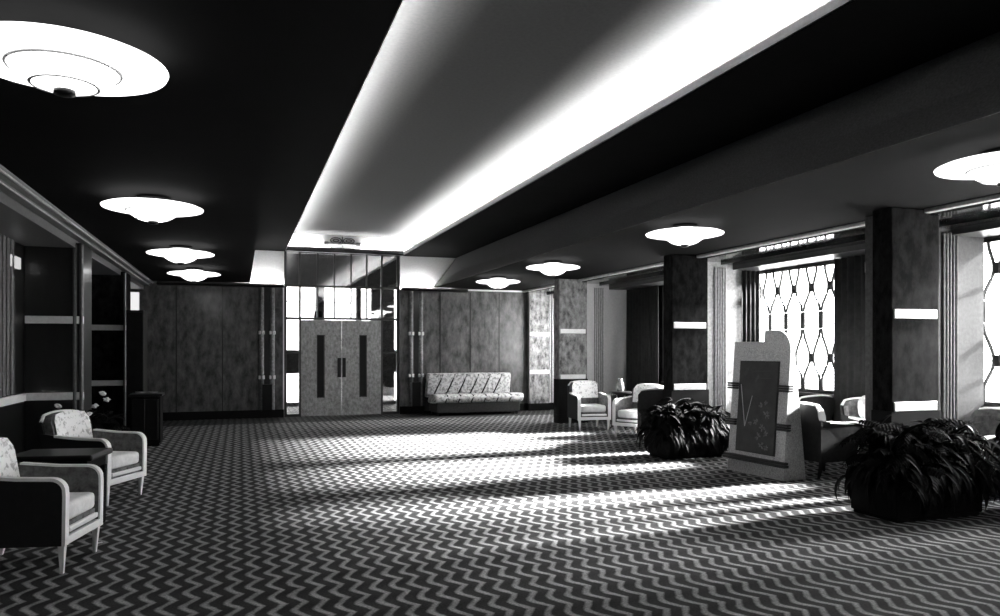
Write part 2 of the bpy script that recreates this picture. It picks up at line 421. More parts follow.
# ------------------------------------------------------------ glazed screen, doors, vestibule
MX = [0.94, 1.24, 1.62, 1.98, 2.35, 2.70, 3.04, 3.40]
sr = empty('window_8', (0, YB, 0), kind='structure')
ZR = [0.04, 2.15, 2.86, 3.60]
bm = bmesh.new()
def bar(x0, x1, z0, z1, d=.05): box(bm, x0, x1, .02, .02 + d, z0, z1)
for x in (MX[0], MX[1], MX[6], MX[7]): bar(x - .022, x + .022, 0, 3.63, .07)
for x in MX[2:6]: bar(x - .016, x + .016, 2.15, 3.6)
for z in ZR[1:3]: bar(MX[0], MX[7], z - .025, z + .025, .06)
bar(MX[0] - .04, MX[7] + .04, 3.58, 3.66, .09)
bar(MX[0] - .04, MX[0] - .02, 0, 3.6, .1); bar(MX[7] + .02, MX[7] + .04, 0, 3.6, .1)
bar(MX[0], MX[1], 1.38, 1.41); bar(MX[6], MX[7], 1.38, 1.41); bar(MX[0], MX[1], 0, .06); bar(MX[6], MX[7], 0, .06)
bar(MX[0], MX[1], 2.50, 2.52); bar(MX[3], MX[4], 2.49, 2.52)
finish('window_frame', bm, M_bronze, sr)
edges = []
for i in range(7): edges.append((MX[i], MX[i + 1], 2.87, 3.58)); edges.append((MX[i], MX[i + 1], 2.17, 2.84))
edges += [(MX[0], MX[1], 1.41, 2.13), (MX[0], MX[1], .06, 1.38), (MX[6], MX[7], 1.41, 2.13), (MX[6], MX[7], .06, 1.38)]
for x0, x1, z0, z1 in edges:
    bm = bmesh.new(); box(bm, x0 + .017, x1 - .017, .045, .05, z0, z1); finish('window_pane', bm, M_screen_glass, sr)
# bright metal edge of the screen
bm = bmesh.new(); box(bm, SX0 - .06, SX0 - .035, -.02, .02, 0, 3.62); finish('edge_strip', bm, M_band, sr)
bm = bmesh.new(); box(bm, SX1 + .035, SX1 + .05, -.02, .02, 0, 3.62); finish('edge_strip', bm, M_cornice2, sr)
for n_, (x0, x1, slit, plate) in enumerate(((1.262, 2.138, (1.60, 1.77), (2.05, 2.125)), (2.144, 3.018, (2.53, 2.70), (2.155, 2.23)))):
    r = empty('door_%d' % (n_ + 1), (0, YB, 0), kind='structure')
    bm = bmesh.new()
    box(bm, x0, slit[0], .02, .065, .01, 2.12); box(bm, slit[1], x1, .02, .065, .01, 2.12)
    box(bm, slit[0], slit[1], .02, .065, .01, .40); box(bm, slit[0], slit[1], .02, .065, 1.79, 2.12)
    finish('door_leaf', bm, M_door, r)
    bm = bmesh.new(); box(bm, slit[0] + .012, slit[1] - .012, .035, .05, .412, 1.778); finish('vision_slit', bm, M_black, r)
    bm = bmesh.new()
    box(bm, slit[0], slit[0] + .014, .012, .06, .40, 1.79); box(bm, slit[1] - .014, slit[1], .012, .06, .40, 1.79)
    box(bm, slit[0], slit[1], .012, .06, .40, .414); box(bm, slit[0], slit[1], .012, .06, 1.776, 1.79)
    finish('slit_frame', bm, M_bronze, r)
    bm = bmesh.new(); box(bm, plate[0], plate[1], .008, .022, .85, 1.28, .004, 1); finish('push_plate', bm, M_black, r)
# the entrance lobby seen through the glass
M_lob = surf('lobby plaster', 0.03, 0.1, 0.7, 9)
structbox('floor', M_lob, -.6, 5.0, YB + .2, 20.2, -.1, 0)
structbox('ceiling', M_dark_ceiling, -.6, 5.0, YB + .2, 20.2, 4.0, 4.1)
structbox('wall_left', M_lob, -.7, -.6, YB + .2, 20.2, 0, 4.0)
structbox('wall_right', M_lob, 5.0, 5.1, YB + .2, 20.2, 0, 4.0)
bm = bmesh.new()
slots = [(.10, .85), (1.45, 3.12)]
z = 0
for a, b in slots: box(bm, -.6, 5.0, 20.0, 20.2, z, a); z = b
box(bm, -.6, 5.0, 20.0, 20.2, z, 4.0)
for x, w in ((.3, .1), (1.85, .22), (2.9, .12), (3.3, .6), (4.3, .1)): box(bm, x, x + w, 19.98, 20.18, 0, 3.2)
finish('wall_back', bm, M_lob, kind='structure')
bm = bmesh.new(); lathe(bm, [(0, 0), (.17, 0), (.15, .6), (.07, .85), (.12, 1.0), (.10, 1.2), (0, 1.28)], 1.85, 19.3, 1.2, 16); box(bm, 1.65, 2.05, 19.1, 19.5, 0, 1.2)

tag(finish('statue', bm, M_blackmatte), 'dark ornament on a plinth seen through the glazing above the doors', 'ornament')

# end-wall pilasters flanking the screen: paired slim half columns with bands
def pair(xa, xb):
    r = empty('pilaster', (0, YB, 0), kind='structure')
    bm = bmesh.new(); box(bm, xa, xb, -.035, 0, .17, 2.8); finish('backing', bm, M_veneer_dark, r)
    for x in (xa, xb):
        bm = bmesh.new(); tube(bm, [(x, -.03, .17), (x, -.03, 2.8)], .05, 12); finish('slim_shaft', bm, M_shaft, r, smooth=True)
        for z in (0.83, 1.79):
            bm = bmesh.new(); box(bm, x - .065, x + .065, -.075, .0, z, z + .08, .01, 2); finish('band', bm, M_band, r)
    bm = bmesh.new(); box(bm, (xa + xb) / 2 - .10, (xa + xb) / 2 + .10, -.09, -.03, .17, .72); finish('base_block', bm, M_black, r)
pair(.44, .66); pair(3.70, 3.93)

# scroll ornament over the doors
r = empty('scroll_ornament', (2.15, YB, 3.81), 0, 'small dark scrollwork ornament on the white wall above the entrance doors', 'ornament')
bm = bmesh.new(); tube(bm, [(-.34, -.03, 0), (.34, -.03, 0)], .03, 10)
box(bm, -.40, -.30, -.06, 0, -.05, .05, .015, 2); box(bm, .30, .40, -.06, 0, -.05, .05, .015, 2)
finish('cross_bar', bm, M_emblem, r)
r.scale = (1, 1, .8)
def loop(cx, cz, rx, rz, name):
    bm = bmesh.new(); n = 24
    pts = [(cx + rx * math.cos(2 * PI * k / n), -.03, cz + rz * math.sin(2 * PI * k / n)) for k in range(n + 1)]
    tube(bm, pts, .014, 6); finish(name, bm, M_emblem, r)
for s in (-1, 1):
    loop(s * .14, .09, .12, .075, 'scroll'); loop(s * .14, .09, .06, .035, 'scroll'); loop(s * .13, -.08, .14, .06, 'scroll')
bm = bmesh.new(); tube(bm, [(-.24, -.03, -.16), (.24, -.03, -.16)], .01, 6); tube(bm, [(0, -.03, -.15), (0, -.03, .2)], .012, 6); finish('lower_bar', bm, M_emblem, r)
bm = bmesh.new()
tube(bm, [(3.5, YB - .03, 3.66), (3.9, YB - .03, 3.66)], .02, 6); 
bm.free()

# ------------------------------------------------------------ cove tubes
for x, zt_, lab in ((XC - .07, ZI + .03, 'long neon tube hidden behind the lip nearest the left wall'), (XD + .07, ZI + .03, 'long neon tube hidden behind the lip nearest the windows')):
    bm = bmesh.new(); tube(bm, [(x, Y0 + .2, zt_), (x, YB - .2, zt_)], .020, 8)
    tag(finish('neon_tube', bm, M_tube), lab, 'light tube', 'hidden tubes of the cove lighting')
bm = bmesh.new(); box(bm, XC, XD, YB - .16, YB - .13, ZI + .0, ZI + .10); box(bm, XC, XD, YB - .16, YB, ZI - .0, ZI + .03); finish('trim_13', bm, M_bronze, kind='structure')
bm = bmesh.new(); tube(bm, [(XC + .05, YB - .07, ZI + .055), (XD - .05, YB - .07, ZI + .055)], .014, 8)
tag(finish('neon_tube', bm, M_tube_ledge), 'neon tube hidden on the ledge over the entrance doors', 'light tube', 'hidden tubes of the cove lighting')

# ------------------------------------------------------------ saucer lamps
def lamp(x, y, label):
    r = empty('ceiling_lamp', (x, y, ZL), 0, label, 'lamp', 'saucer shaped ceiling lamps')
    bm = bmesh.new(); lathe(bm, [(0, 0), (.13, 0), (.15, -.02), (.13, -.035), (0, -.035)], n=40); finish('ceiling_rose', bm, M_blackmatte, r, smooth=True)
    bm = bmesh.new()
    lathe(bm, [(0, -.035), (.12, -.035), (.17, -.052), (.26, -.075), (.40, -.085), (.43, -.098), (.425, -.108), (.38, -.118), (.24, -.128), (.225, -.126), (0, -.12)], n=64)
    finish('saucer_shade', bm, M_lamp, r, smooth=True)
    bm = bmesh.new(); lathe(bm, [(.232, -.124), (.236, -.128), (.232, -.135), (.222, -.135), (.222, -.124)], n=64); finish('joint_ring', bm, M_ring, r, smooth=True)
    bm = bmesh.new(); lathe(bm, [(.224, -.13), (.20, -.16), (.15, -.195), (.09, -.218), (0, -.228)], n=48); finish('bowl', bm, M_lampbowl, r, smooth=True)
    bm = bmesh.new(); lathe(bm, [(.14, -.199), (.144, -.203), (.138, -.207), (.13, -.204)], n=48); finish('groove_ring', bm, M_ring, r, smooth=True)
    bm = bmesh.new(); lathe(bm, [(0, -.22), (.045, -.222), (.045, -.242), (.02, -.25), (0, -.252)], n=24); finish('finial', bm, M_black, r, smooth=True)
for x, y, lab in [(-.745, 3.84, 'large glowing saucer lamp nearest the camera, over the armchairs by the wall'), (-.75, 7.55, 'second saucer lamp out from the camera in the row over the wall armchairs'),
                  (-.76, 11.1, 'third saucer lamp out from the camera in the row over the wall armchairs'), (-.75, 14.05, 'farthest saucer lamp in the row over the wall armchairs'),
                  (5.06, 3.84, 'glowing saucer lamp cut by the right picture edge, above the dark plants'), (4.72, 7.33, 'saucer lamp on the window side above the tall poster stand'),
                  (4.71, 11.07, 'middle sized saucer lamp on the window side before the far pillar'), (4.72, 13.8, 'smallest saucer lamp on the window side in front of the sofa wall')]:
    lamp(x, y, lab)
# two small emissive rectangles on the left
bm = bmesh.new(); box(bm, -2.40, -2.37, 9.55, 9.95, 2.40, 2.53, .004, 1)
tag(finish('glow_panel', bm, emit('dim glowing panel', .16)), 'small glowing rectangular wall panel high up beside the fluted strip', 'wall panel')
bm = bmesh.new(); box(bm, -2.17, -1.95, YB - .03, YB, 2.12, 2.64, .004, 1)
tag(finish('glow_panel', bm, emit('glowing panel', .22)), 'tall glowing wall panel in the far corner above the dark cabinet', 'wall panel')

# ------------------------------------------------------------ armchairs
def chair(name, loc, rz, label, shell=M_shell, trim=M_whitewood, legm=M_whitewood, inner=M_uph, seatm=M_cush, cloth=True, group='armchairs of the foyer', tub=0.0, pillow=False, arms_drop=0.0):
    r = empty(name, loc, rz, label, 'armchair', group)
    HW = .31; ZB = .19; AT = .64
    def tp(bm):      # tub: narrower towards the floor
        if tub:
            for v in bm.verts:
                k = 1 - tub * max(0.0, min(1.0, (AT - v.co.z) / (AT - ZB)))
                v.co.y *= k; v.co.x *= k
        return bm
    # outline of the side in x,z
    def prof(e=0.0):
        pts = [(-.34 - e, ZB), (.345 + e, ZB), (.35 + e, .52 + e * .3)]
        for k in range(1, 7):
            a = k * PI / 12
            pts.append((.35 - .09 + (.09 + e) * math.cos(a), .545 + (.09 + e) * math.sin(a)))
        pts += [(.05, AT + e), (-.20, AT + .02 + e), (-.34 - e, AT + .04 + e)]
        return pts
    for s in (-1, 1):
        bm = bmesh.new(); a, b = sorted((s * (HW - .012), s * HW)); prism(bm, prof(), 'y', a, b); finish('side_panel', tp(bm), shell, r)
        bm = bmesh.new(); a, b = sorted((s * (HW - .058), s * (HW - .012))); prism(bm, prof(-.008), 'y', a, b); finish('armrest', tp(bm), inner, r)
        # pale painted edge round the front and top of the arm
        bm = bmesh.new(); o = prof(.006)[1:-1]; i = prof(-.016)[1:-1]
        a, b = sorted((s * (HW - .052), s * (HW + .004)))
        n = len(o)
        V = [[bm.verts.new((p[0], y, p[1])) for p in q] for q, y in ((o, a), (o, b), (i, b), (i, a))]
        for k in range(n - 1):
            for q in range(4): bm.faces.new((V[q][k], V[q][k + 1], V[(q + 1) % 4][k + 1], V[(q + 1) % 4][k]))
        bm.faces.new([V[q][0] for q in range(4)]); bm.faces.new([V[q][-1] for q in range(4)][::-1])
        finish('arm_trim', tp(bm), trim, r)
    # back: curved slab
    def backslab(x_in, x_out, zb, zt, hw, arch=.03):
        bm = bmesh.new(); n = 12; rows = 7; G = {}
        for side, xx in ((0, x_in), (1, x_out)):
            for i in range(n + 1):
                u = -1 + 2 * i / n
                for j in range(rows + 1):
                    t = j / rows
                    z = zb + (zt - zb - arch * u * u - (.05 * max(0, abs(u) - .85) / .15)) * t
                    lean = -.09 * max(0, (z - .35)) / .5
                    curve = .03 * u * u
                    G[side, i, j] = bm.verts.new((xx + lean + curve - (.01 if t > .9 and side == 0 else 0), u * hw, z))
        for i in range(n):
            for j in range(rows):
                bm.faces.new((G[0, i, j], G[0, i + 1, j], G[0, i + 1, j + 1], G[0, i, j + 1]))
                bm.faces.new((G[1, i, j], G[1, i, j + 1], G[1, i + 1, j + 1], G[1, i + 1, j]))
            bm.faces.new((G[0, i, rows], G[0, i + 1, rows], G[1, i + 1, rows], G[1, i, rows])); bm.faces.new((G[0, i, 0], G[1, i, 0], G[1, i + 1, 0], G[0, i + 1, 0]))
        for j in range(rows):
            bm.faces.new((G[0, 0, j], G[0, 0, j + 1], G[1, 0, j + 1], G[1, 0, j])); bm.faces.new((G[0, n, j], G[1, n, j], G[1, n, j + 1], G[0, n, j + 1]))
        return bm
    finish('backrest', tp(backslab(-.20, -.285, .34, .865, HW - .03)), inner, r, smooth=False)
    finish('back_panel', tp(backslab(-.287, -.33, ZB, .86, HW - .01)), shell, r)
    # pale piping over the top of the back
    bm = bmesh.new(); pts = []
    for i in range(13):
        u = -1 + i / 6; pts.append((-.29 - .09 * .5 / .5 + .03 * u * u + .0, u * (HW - .02), .868 - .03 * u * u - (.05 * max(0, abs(u) - .85) / .15)))
    tube(bm, pts, .016, 8); finish('back_piping', tp(bm), trim, r)
    if cloth:
        bm = backslab(-.185, -.19, .56, .875, HW - .06)
        finish('back_cloth', tp(bm), M_cloth, r)
    bm = bmesh.new(); box(bm, -.19, .335, -.232, .232, .33, .455, .035, 3); finish('seat_cushion', tp(bm), seatm, r, smooth=True)
    bm = bmesh.new(); box(bm, .30, .352, -HW + .01, HW - .01, ZB, .245, .006, 1); box(bm, .315, .35, -.235, .235, .265, .30, .006, 1); finish('front_rail', tp(bm), trim, r)
    bm = bmesh.new(); box(bm, -.28, .325, -.235, .235, ZB + .02, .33); finish('seat_box', tp(bm), inner, r)
    for sx, sy in ((1, 1), (1, -1), (-1, 1), (-1, -1)):
        bm = bmesh.new(); k = 1 - tub
        frustum(bm, sx * .318 * k if sx > 0 else -.29 * k, sy * (HW - .035) * k, 0, ZB + .01, .010, .021, dx=(-.005 if sx > 0 else -.04), dy=-sy * .01)
        finish('leg', bm, legm, r)
    if pillow:
        bm = bmesh.new(); bmesh.ops.create_uvsphere(bm, u_segments=20, v_segments=12, radius=1)
        for v in bm.verts:
            x, y, z = v.co; v.co = (-.12 + .09 * x - .08 * z * .4, .235 * math.copysign(abs(y) ** .7, y), .76 + .17 * math.copysign(abs(z) ** .7, z))
        o = finish('cushion', bm, M_pillow, r, smooth=True)
        o.parent = None; o.matrix_world = Matrix.Translation(loc) @ Matrix.Rotation(rz, 4, 'Z')
        tag(o, 'speckled pale cushion propped in the tub chair half hidden by the near pillar', 'cushion')
    return r
D = math.radians
chair('armchair', (-1.37, 6.02, 0), D(-12), 'pale framed armchair with black sides nearest the camera by the left wall')
chair('armchair', (-1.36, 8.37, 0), D(-26), 'pale framed armchair between the black side table and the small wall plants')
chair('armchair', (6.13, 12.72, 0), D(-98), 'white framed armchair standing by the far pillar in the window light')
chair('armchair', (6.42, 11.35, 0), D(-150), 'pale armchair turned towards the hall beside the small round table', shell=M_uph)
chair('armchair', (6.22, 10.42, 0), D(60), 'armchair with its dark back to the hall, half behind the second pillar', shell=M_shellgrey, legm=M_black)
chair('tub_chair', (6.50, 7.18, 0), D(4), 'dark tub chair with white piped edges right beside the poster stand', shell=M_shellgrey, legm=M_black, tub=.22, inner=M_shellgrey, group='tub chairs by the middle window')
chair('tub_chair', (7.20, 8.42, 0), D(90), 'tub chair against the middle window with its dark back turned', shell=M_shellgrey, legm=M_black, tub=.2, cloth=False, group='tub chairs by the middle window')
chair('tub_chair', (7.33, 7.10, 0), D(-95), 'tub chair holding a speckled cushion behind the planter pillar', shell=M_shellgrey, legm=M_black, tub=.2, cloth=False, pillow=True, group='tub chairs by the middle window')
chair('armchair', (7.12, 5.68, 0), D(182), 'armchair glimpsed over the plants at the right picture edge', shell=M_shellgrey, legm=M_black, cloth=False)

# ------------------------------------------------------------ tables and cabinets
r = empty('side_table', (-1.42, 7.12, 0), D(-10), 'black side table with thick top between the two armchairs by the wall', 'table')
bm = bmesh.new(); box(bm, -.32, .34, -.25, .25, .585, .635, .018, 3); finish('tabletop', bm, M_black, r)
bm = bmesh.new(); box(bm, -.28, .29, -.21, .21, .50, .585, .004, 1); finish('apron', bm, M_blackmatte, r)
for sx in (-.26, .27):
    for sy in (-.19, .19):
        bm = bmesh.new(); frustum(bm, sx, sy, 0, .5, .02, .028); finish('leg', bm, M_blackmatte, r)
r = empty('round_table', (6.64, 12.42, 0), 0, 'small dark round table between the pale armchairs in the far bay', 'table')
bm = bmesh.new(); lathe(bm, [(0, .66), (.19, .66), (.205, .675), (.205, .69), (.19, .70), (0, .70)], n=32); finish('tabletop', bm, M_black, r)
bm = bmesh.new(); lathe(bm, [(.03, .10), (.05, .2), (.035, .35), (.06, .6), (.10, .66), (0, .66)], n=20); finish('column', bm, M_black, r, smooth=True)
for k in range(3):
    a = k * 2 * PI / 3 + .5
    bm = bmesh.new(); tube(bm, [(0.02 * math.cos(a), .02 * math.sin(a), .2), (.12 * math.cos(a), .12 * math.sin(a), .1), (.2 * math.cos(a), .2 * math.sin(a), .015)], [.022, .02, .014]); finish('foot', bm, M_black, r)
bm = bmesh.new(); box(bm, .145, .16, -.1, .1, .12, .66); box(bm, -.16, -.145, -.1, .1, .12, .66); finish('side_slat', bm, M_black, r)
r = empty('vase', (6.61, 12.39, .70), 0, 'small grey vase standing on the dark round table', 'vase')
bm = bmesh.new(); lathe(bm, [(0, 0), (.05, 0), (.075, .07), (.06, .16), (.03, .2), (.045, .235), (.035, .235), (.02, .2), (0, .19)], n=24); finish('vase_body', bm, M_vase, r, smooth=True)
# tall dark cabinet and low cabinet in the far left corner
r = empty('tall_cabinet', (-1.575, 13.4, 0), 0, 'tall slim black cabinet standing against the far left pillar', 'cabinet')
bm = bmesh.new(); box(bm, -.125, .125, -.22, .30, .06, 2.10, .006, 1); finish('carcass', bm, M_black, r)
bm = bmesh.new(); box(bm, -.11, .11, -.235, -.22, .10, 2.06, .004, 1); finish('door', bm, M_blackmatte, r)
bm = bmesh.new(); box(bm, .122, .132, -.235, -.215, .06, 2.10); finish('edge_strip', bm, M_cornice2, r)
bm = bmesh.new(); box(bm, -.115, .115, -.2, .29, 0, .06); finish('plinth', bm, M_blackmatte, r)
r = empty('low_cabinet', (-1.36, 12.80, 0), 0, 'low square dark cabinet in front of the tall slim cabinet', 'cabinet')
bm = bmesh.new(); box(bm, -.21, .21, -.2, .2, .05, .76, .008, 1); finish('carcass', bm, M_blackmatte, r)
bm = bmesh.new(); box(bm, -.235, .235, -.22, .22, .76, .80, .01, 2); finish('cabinet_top', bm, M_black, r)
bm = bmesh.new(); box(bm, -.18, -.005, -.212, -.2, .1, .72, .004, 1); finish('door', bm, M_black, r)
bm = bmesh.new(); box(bm, .005, .18, -.212, -.2, .1, .72, .004, 1); finish('door', bm, M_black, r)
bm = bmesh.new(); box(bm, -.19, .19, -.18, .18, 0, .05); finish('plinth', bm, M_blackmatte, r)
M_dim = surf('dull metal', 0.2, 0.3, 0.3, 10, metal=.6)
for dx, dy, lab in ((-.09, -.02, 'small dull metal ashtray on the low cabinet, nearer the wall'), (.09, -.08, 'small dull metal ashtray on the low cabinet, nearer the hall')):
    bm = bmesh.new(); lathe(bm, [(0, .0), (.06, 0), (.075, .025), (.068, .025), (.05, .008), (0, .008)], n=24)
    o = tag(finish('ashtray', bm, M_dim, smooth=True), lab, 'ashtray', 'ashtrays on the low cabinet'); o.location = (-1.36 + dx, 12.80 + dy, .80)
# scrap of paper on the carpet
bm = bmesh.new(); box(bm, -.022, .022, -.012, .012, 0, .004)
o = tag(finish('paper_scrap', bm, M_paper), 'tiny white paper scrap lying on the carpet by the nearest armchair', 'paper'); o.location = (-1.02, 6.48, .001); o.rotation_euler = (0, 0, .4)

# ------------------------------------------------------------ sofa
r = empty('sofa', (3.98, 16.90, 0), 0, 'low patterned sofa with slanting channelled back against the end wall', 'sofa')
def channel_pad(x0, w, n, prof, slant, zref, depth=.035, flare=0.0):
    bm = bmesh.new(); sub = 10; N = n * sub; cx = sum(p[0] for p in prof) / len(prof); cz = sum(p[1] for p in prof) / len(prof)
    rings = []
    for i in range(N + 1):
        t = (i % sub) / sub; bulge = math.sin(PI * t) ** .45 if 0 < t < 1 else 0
        if i in (0, N): bulge = -.6
        x = x0 + w * i / N; ring = []
        for (y, z) in prof:
            dy, dz = y - cy_(prof, y), 0
            k = 1 - depth * (1 - bulge) / .12 * .22
            yy, zz = cx + (y - cx) * k, cz + (z - cz) * (1 - (1 - k) * .35)
            ring.append(bm.verts.new((x + slant * (z - zref), yy, zz)))
        rings.append(ring)
    m = len(prof)
    for A, B in zip(rings, rings[1:]):
        for k in range(m): bm.faces.new((A[k], A[(k + 1) % m], B[(k + 1) % m], B[k]))
    bm.faces.new(rings[0][::-1]); bm.faces.new(rings[-1]); return bm
def cy_(p, y): return y
def oval(y0, y1, z0, z1, n=16, e=.6):
    out = []
    for k in range(n):
        a = 2 * PI * k / n; c, s = math.cos(a), math.sin(a)
        out.append(((y0 + y1) / 2 + (y1 - y0) / 2 * math.copysign(abs(c) ** e, c), (z0 + z1) / 2 + (z1 - z0) / 2 * math.copysign(abs(s) ** e, s)))
    return out
finish('backrest', channel_pad(0, 1.98, 7, oval(-.30, -.04, .38, .93), .08, .40, depth=.02), M_sofa, r, smooth=True)
finish('seat', channel_pad(.05, 2.08, 7, oval(-.86, -.22, .27, .47), .30, .37), M_sofa, r, smooth=True)
for k in range(1, 7):
    xb = 1.98 * k / 7
    bm = bmesh.new(); tube(bm, [(xb - .14 + .50 * (z - .40), y, z) for y, z in ((-.285, .42), (-.292, .55), (-.292, .75), (-.26, .885), (-.2, .905), (-.12, .905))], .019, 6); finish('groove_piping', bm, M_sofabase, r)
    xb = .05 + 2.08 * k / 7
    bm = bmesh.new(); tube(bm, [(xb - .03 + .40 * (z - .37), y, z) for y, z in ((-.83, .30), (-.845, .37), (-.82, .44), (-.7, .455), (-.4, .455))], .018, 6); finish('groove_piping', bm, M_sofabase, r)
bm = bmesh.new(); box(bm, .10, 2.06, -.80, -.06, .06, .30, .02, 2); finish('valance', bm, M_sofabase, r)
bm = bmesh.new(); box(bm, .0, 2.1, -.10, -.03, .06, .80, .02, 2); finish('back_frame', bm, M_sofabase, r)
for x in (.18, 1.98):
    for y in (-.74, -.12):
        bm = bmesh.new(); frustum(bm, x, y, 0, .07, .025, .035); finish('leg', bm, M_black, r)

# ------------------------------------------------------------ poster stand
ang = math.atan2(6.99 - 7.91, 5.82 - 5.74)
r = empty('poster_stand', (5.70, 7.90, 0), ang, 'tall speckled grey poster stand with stepped round shouldered top and dark poster', 'poster stand')
def yf(z): return .075 * z
def ybk(z): return .34 - .112 * z
W = .92
sil = [(0, 0), (W, 0), (W, 1.46)]
for k in range(1, 9):
    a = k * PI / 16; sil.append((W - .24 + .24 * math.cos(a), 1.47 + .24 * math.sin(a)))
sil += [(.50, 1.71), (.50, 1.575), (0, 1.575)]
def stand_part(poly, f0, f1, name, mat):
    bm = bmesh.new()
    A = [bm.verts.new((x, f0(z), z)) for x, z in poly]; B = [bm.verts.new((x, f1(z), z)) for x, z in poly]; n = len(poly)
    bm.faces.new(A); bm.faces.new(B[::-1])
    for i in range(n): bm.faces.new((A[i], A[(i + 1) % n], B[(i + 1) % n], B[i]))
    return finish(name, bm, mat, r)
stand_part(sil, yf, ybk, 'stand_body', M_stand)
def rect(x0, x1, z0, z1): return [(x0, z0), (x1, z0), (x1, z1), (x0, z1)]
off = lambda d: (lambda z: yf(z) - d)
stand_part(rect(.125, .775, .255, 1.345), off(.006), off(-.002), 'poster_surround', M_standtrim)
po_ = stand_part(rect(.14, .76, .27, 1.33), off(.012), off(.004), 'poster', M_poster)
for z in (1.00, .56):
    for k in range(3):
        zz = z + k * .028
        stand_part(rect(-.05, .115, zz, zz + .02), off(.035), off(-.02), 'side_moulding', M_standtrim)
        stand_part(rect(.785, .97, zz, zz + .02), off(.035), off(-.02), 'side_moulding', M_standtrim)
stand_part(rect(-.05, .97, .15, .18), off(.05), off(-.02), 'foot_moulding', M_standtrim)
stand_part(rect(-.04, .96, .185, .21), off(.035), off(-.02), 'foot_moulding', M_standtrim)
def ink(name, segs, mat):
    bm = bmesh.new()
    for (xa, za, xb, zb, w) in segs:
        dx, dz = xb - xa, zb - za; L_ = math.hypot(dx, dz); nx, nz = -dz / L_ * w / 2, dx / L_ * w / 2
        P = [(xa + nx, za + nz), (xa - nx, za - nz), (xb - nx, zb - nz), (xb + nx, zb + nz)]
        A = [bm.verts.new((x, yf(z) - .0145, z)) for x, z in P]; B = [bm.verts.new((x, yf(z) - .011, z)) for x, z in P]
        bm.faces.new(A); bm.faces.new(B[::-1])
        for i in range(4): bm.faces.new((A[i], A[(i + 1) % 4], B[(i + 1) % 4], B[i]))
    return finish(name, bm, mat, po_)
ink('letter_v', [(.17, 1.06, .27, .56, .012), (.27, .56, .37, .93, .008)], M_posterpale)
segs = []
rnd = random.Random(4)
for cx, cz, rr in ((.52, .83, .04), (.60, .86, .03), (.62, .73, .06), (.45, .63, .05), (.56, .56, .06), (.50, .46, .05), (.62, .50, .04), (.56, .36, .06), (.63, .34, .04), (.36, .60, .03)):
    for k in range(7):
        a = k * 2 * PI / 7 + rnd.random(); q = rr * (.6 + .5 * rnd.random())
        segs.append((cx + .2 * q * math.cos(a), cz + .2 * q * math.sin(a), cx + q * math.cos(a), cz + q * math.sin(a), .016))
ink('flower_motif', segs, M_postermid)
ink('poster_heading', [(.36, 1.22, .70, 1.235, .012), (.22, 1.17, .27, 1.25, .03), (.44, 1.14, .66, 1.145, .012), (.40, 1.10, .45, 1.17, .02)], surf('faint poster ink', .025, .06))
# faint round and upright marks above the poster
M_header = surf('grey header paint', .20, .56, .8, 60)
def ringmark(cx, cz, rr):
    bm = bmesh.new(); n = 18
    o = [[bm.verts.new((cx + q * math.cos(2 * PI * k / n) * .8, yf(cz + q * math.sin(2 * PI * k / n)) - .003, cz + q * math.sin(2 * PI * k / n))) for k in range(n)] for q in (rr, rr * .7)]
    for k in range(n): bm.faces.new((o[0][k], o[0][(k + 1) % n], o[1][(k + 1) % n], o[1][k]))
    finish('header_mark', bm, M_header, r)
for cx in (.27, .63): ringmark(cx, 1.42, .045)
for cx in (.36, .50):
    stand_part(rect(cx - .008, cx + .008, 1.375, 1.465), off(.004), off(-.002), 'header_mark', M_header)

# ------------------------------------------------------------ plants
def leaf(bm, base, yaw, L, w, rise, droop, n=7, twist=0):
    """one arching blade with a folded midrib"""
    x, y, z = base; ca, sa = math.cos(yaw), math.sin(yaw); prev = None
    pitch = rise
    px, pz = 0.0, 0.0
    for k in range(n + 1):
        t = k / n; ww = w * math.sin(PI * min(1, .12 + .88 * t) ** .8) * (1 if t < 1 else 0) + .002
        c = (x + ca * px, y + sa * px, z + pz)
        a = bm.verts.new((c[0] - sa * ww, c[1] + ca * ww, c[2] + ww * .35)); b = bm.verts.new(c); d = bm.verts.new((c[0] + sa * ww, c[1] - ca * ww, c[2] + ww * .35))
        if prev:
            bm.faces.new((prev[0], prev[1], b, a)); bm.faces.new((prev[1], prev[2], d, b))
        prev = (a, b, d); pitch -= droop / n
        px += math.cos(pitch) * L / n; pz += math.sin(pitch) * L / n
def frond(bm, base, yaw, L, rise, droop, lw=.09, n=14):
    x, y, z = base; ca, sa = math.cos(yaw), math.sin(yaw); pitch = rise; px = pz = 0.0
    for k in range(n):
        t = k / n
        if k > 1:
            for s in (-1, 1):
                leaf(bm, (x + ca * px, y + sa * px, z + pz), yaw + s * 1.0, lw * (1.15 - .7 * t) * 1.6, .013, pitch * .4 - .1, .7, 3)
        pitch -= droop / n; px += math.cos(pitch) * L / n; pz += math.sin(pitch) * L / n
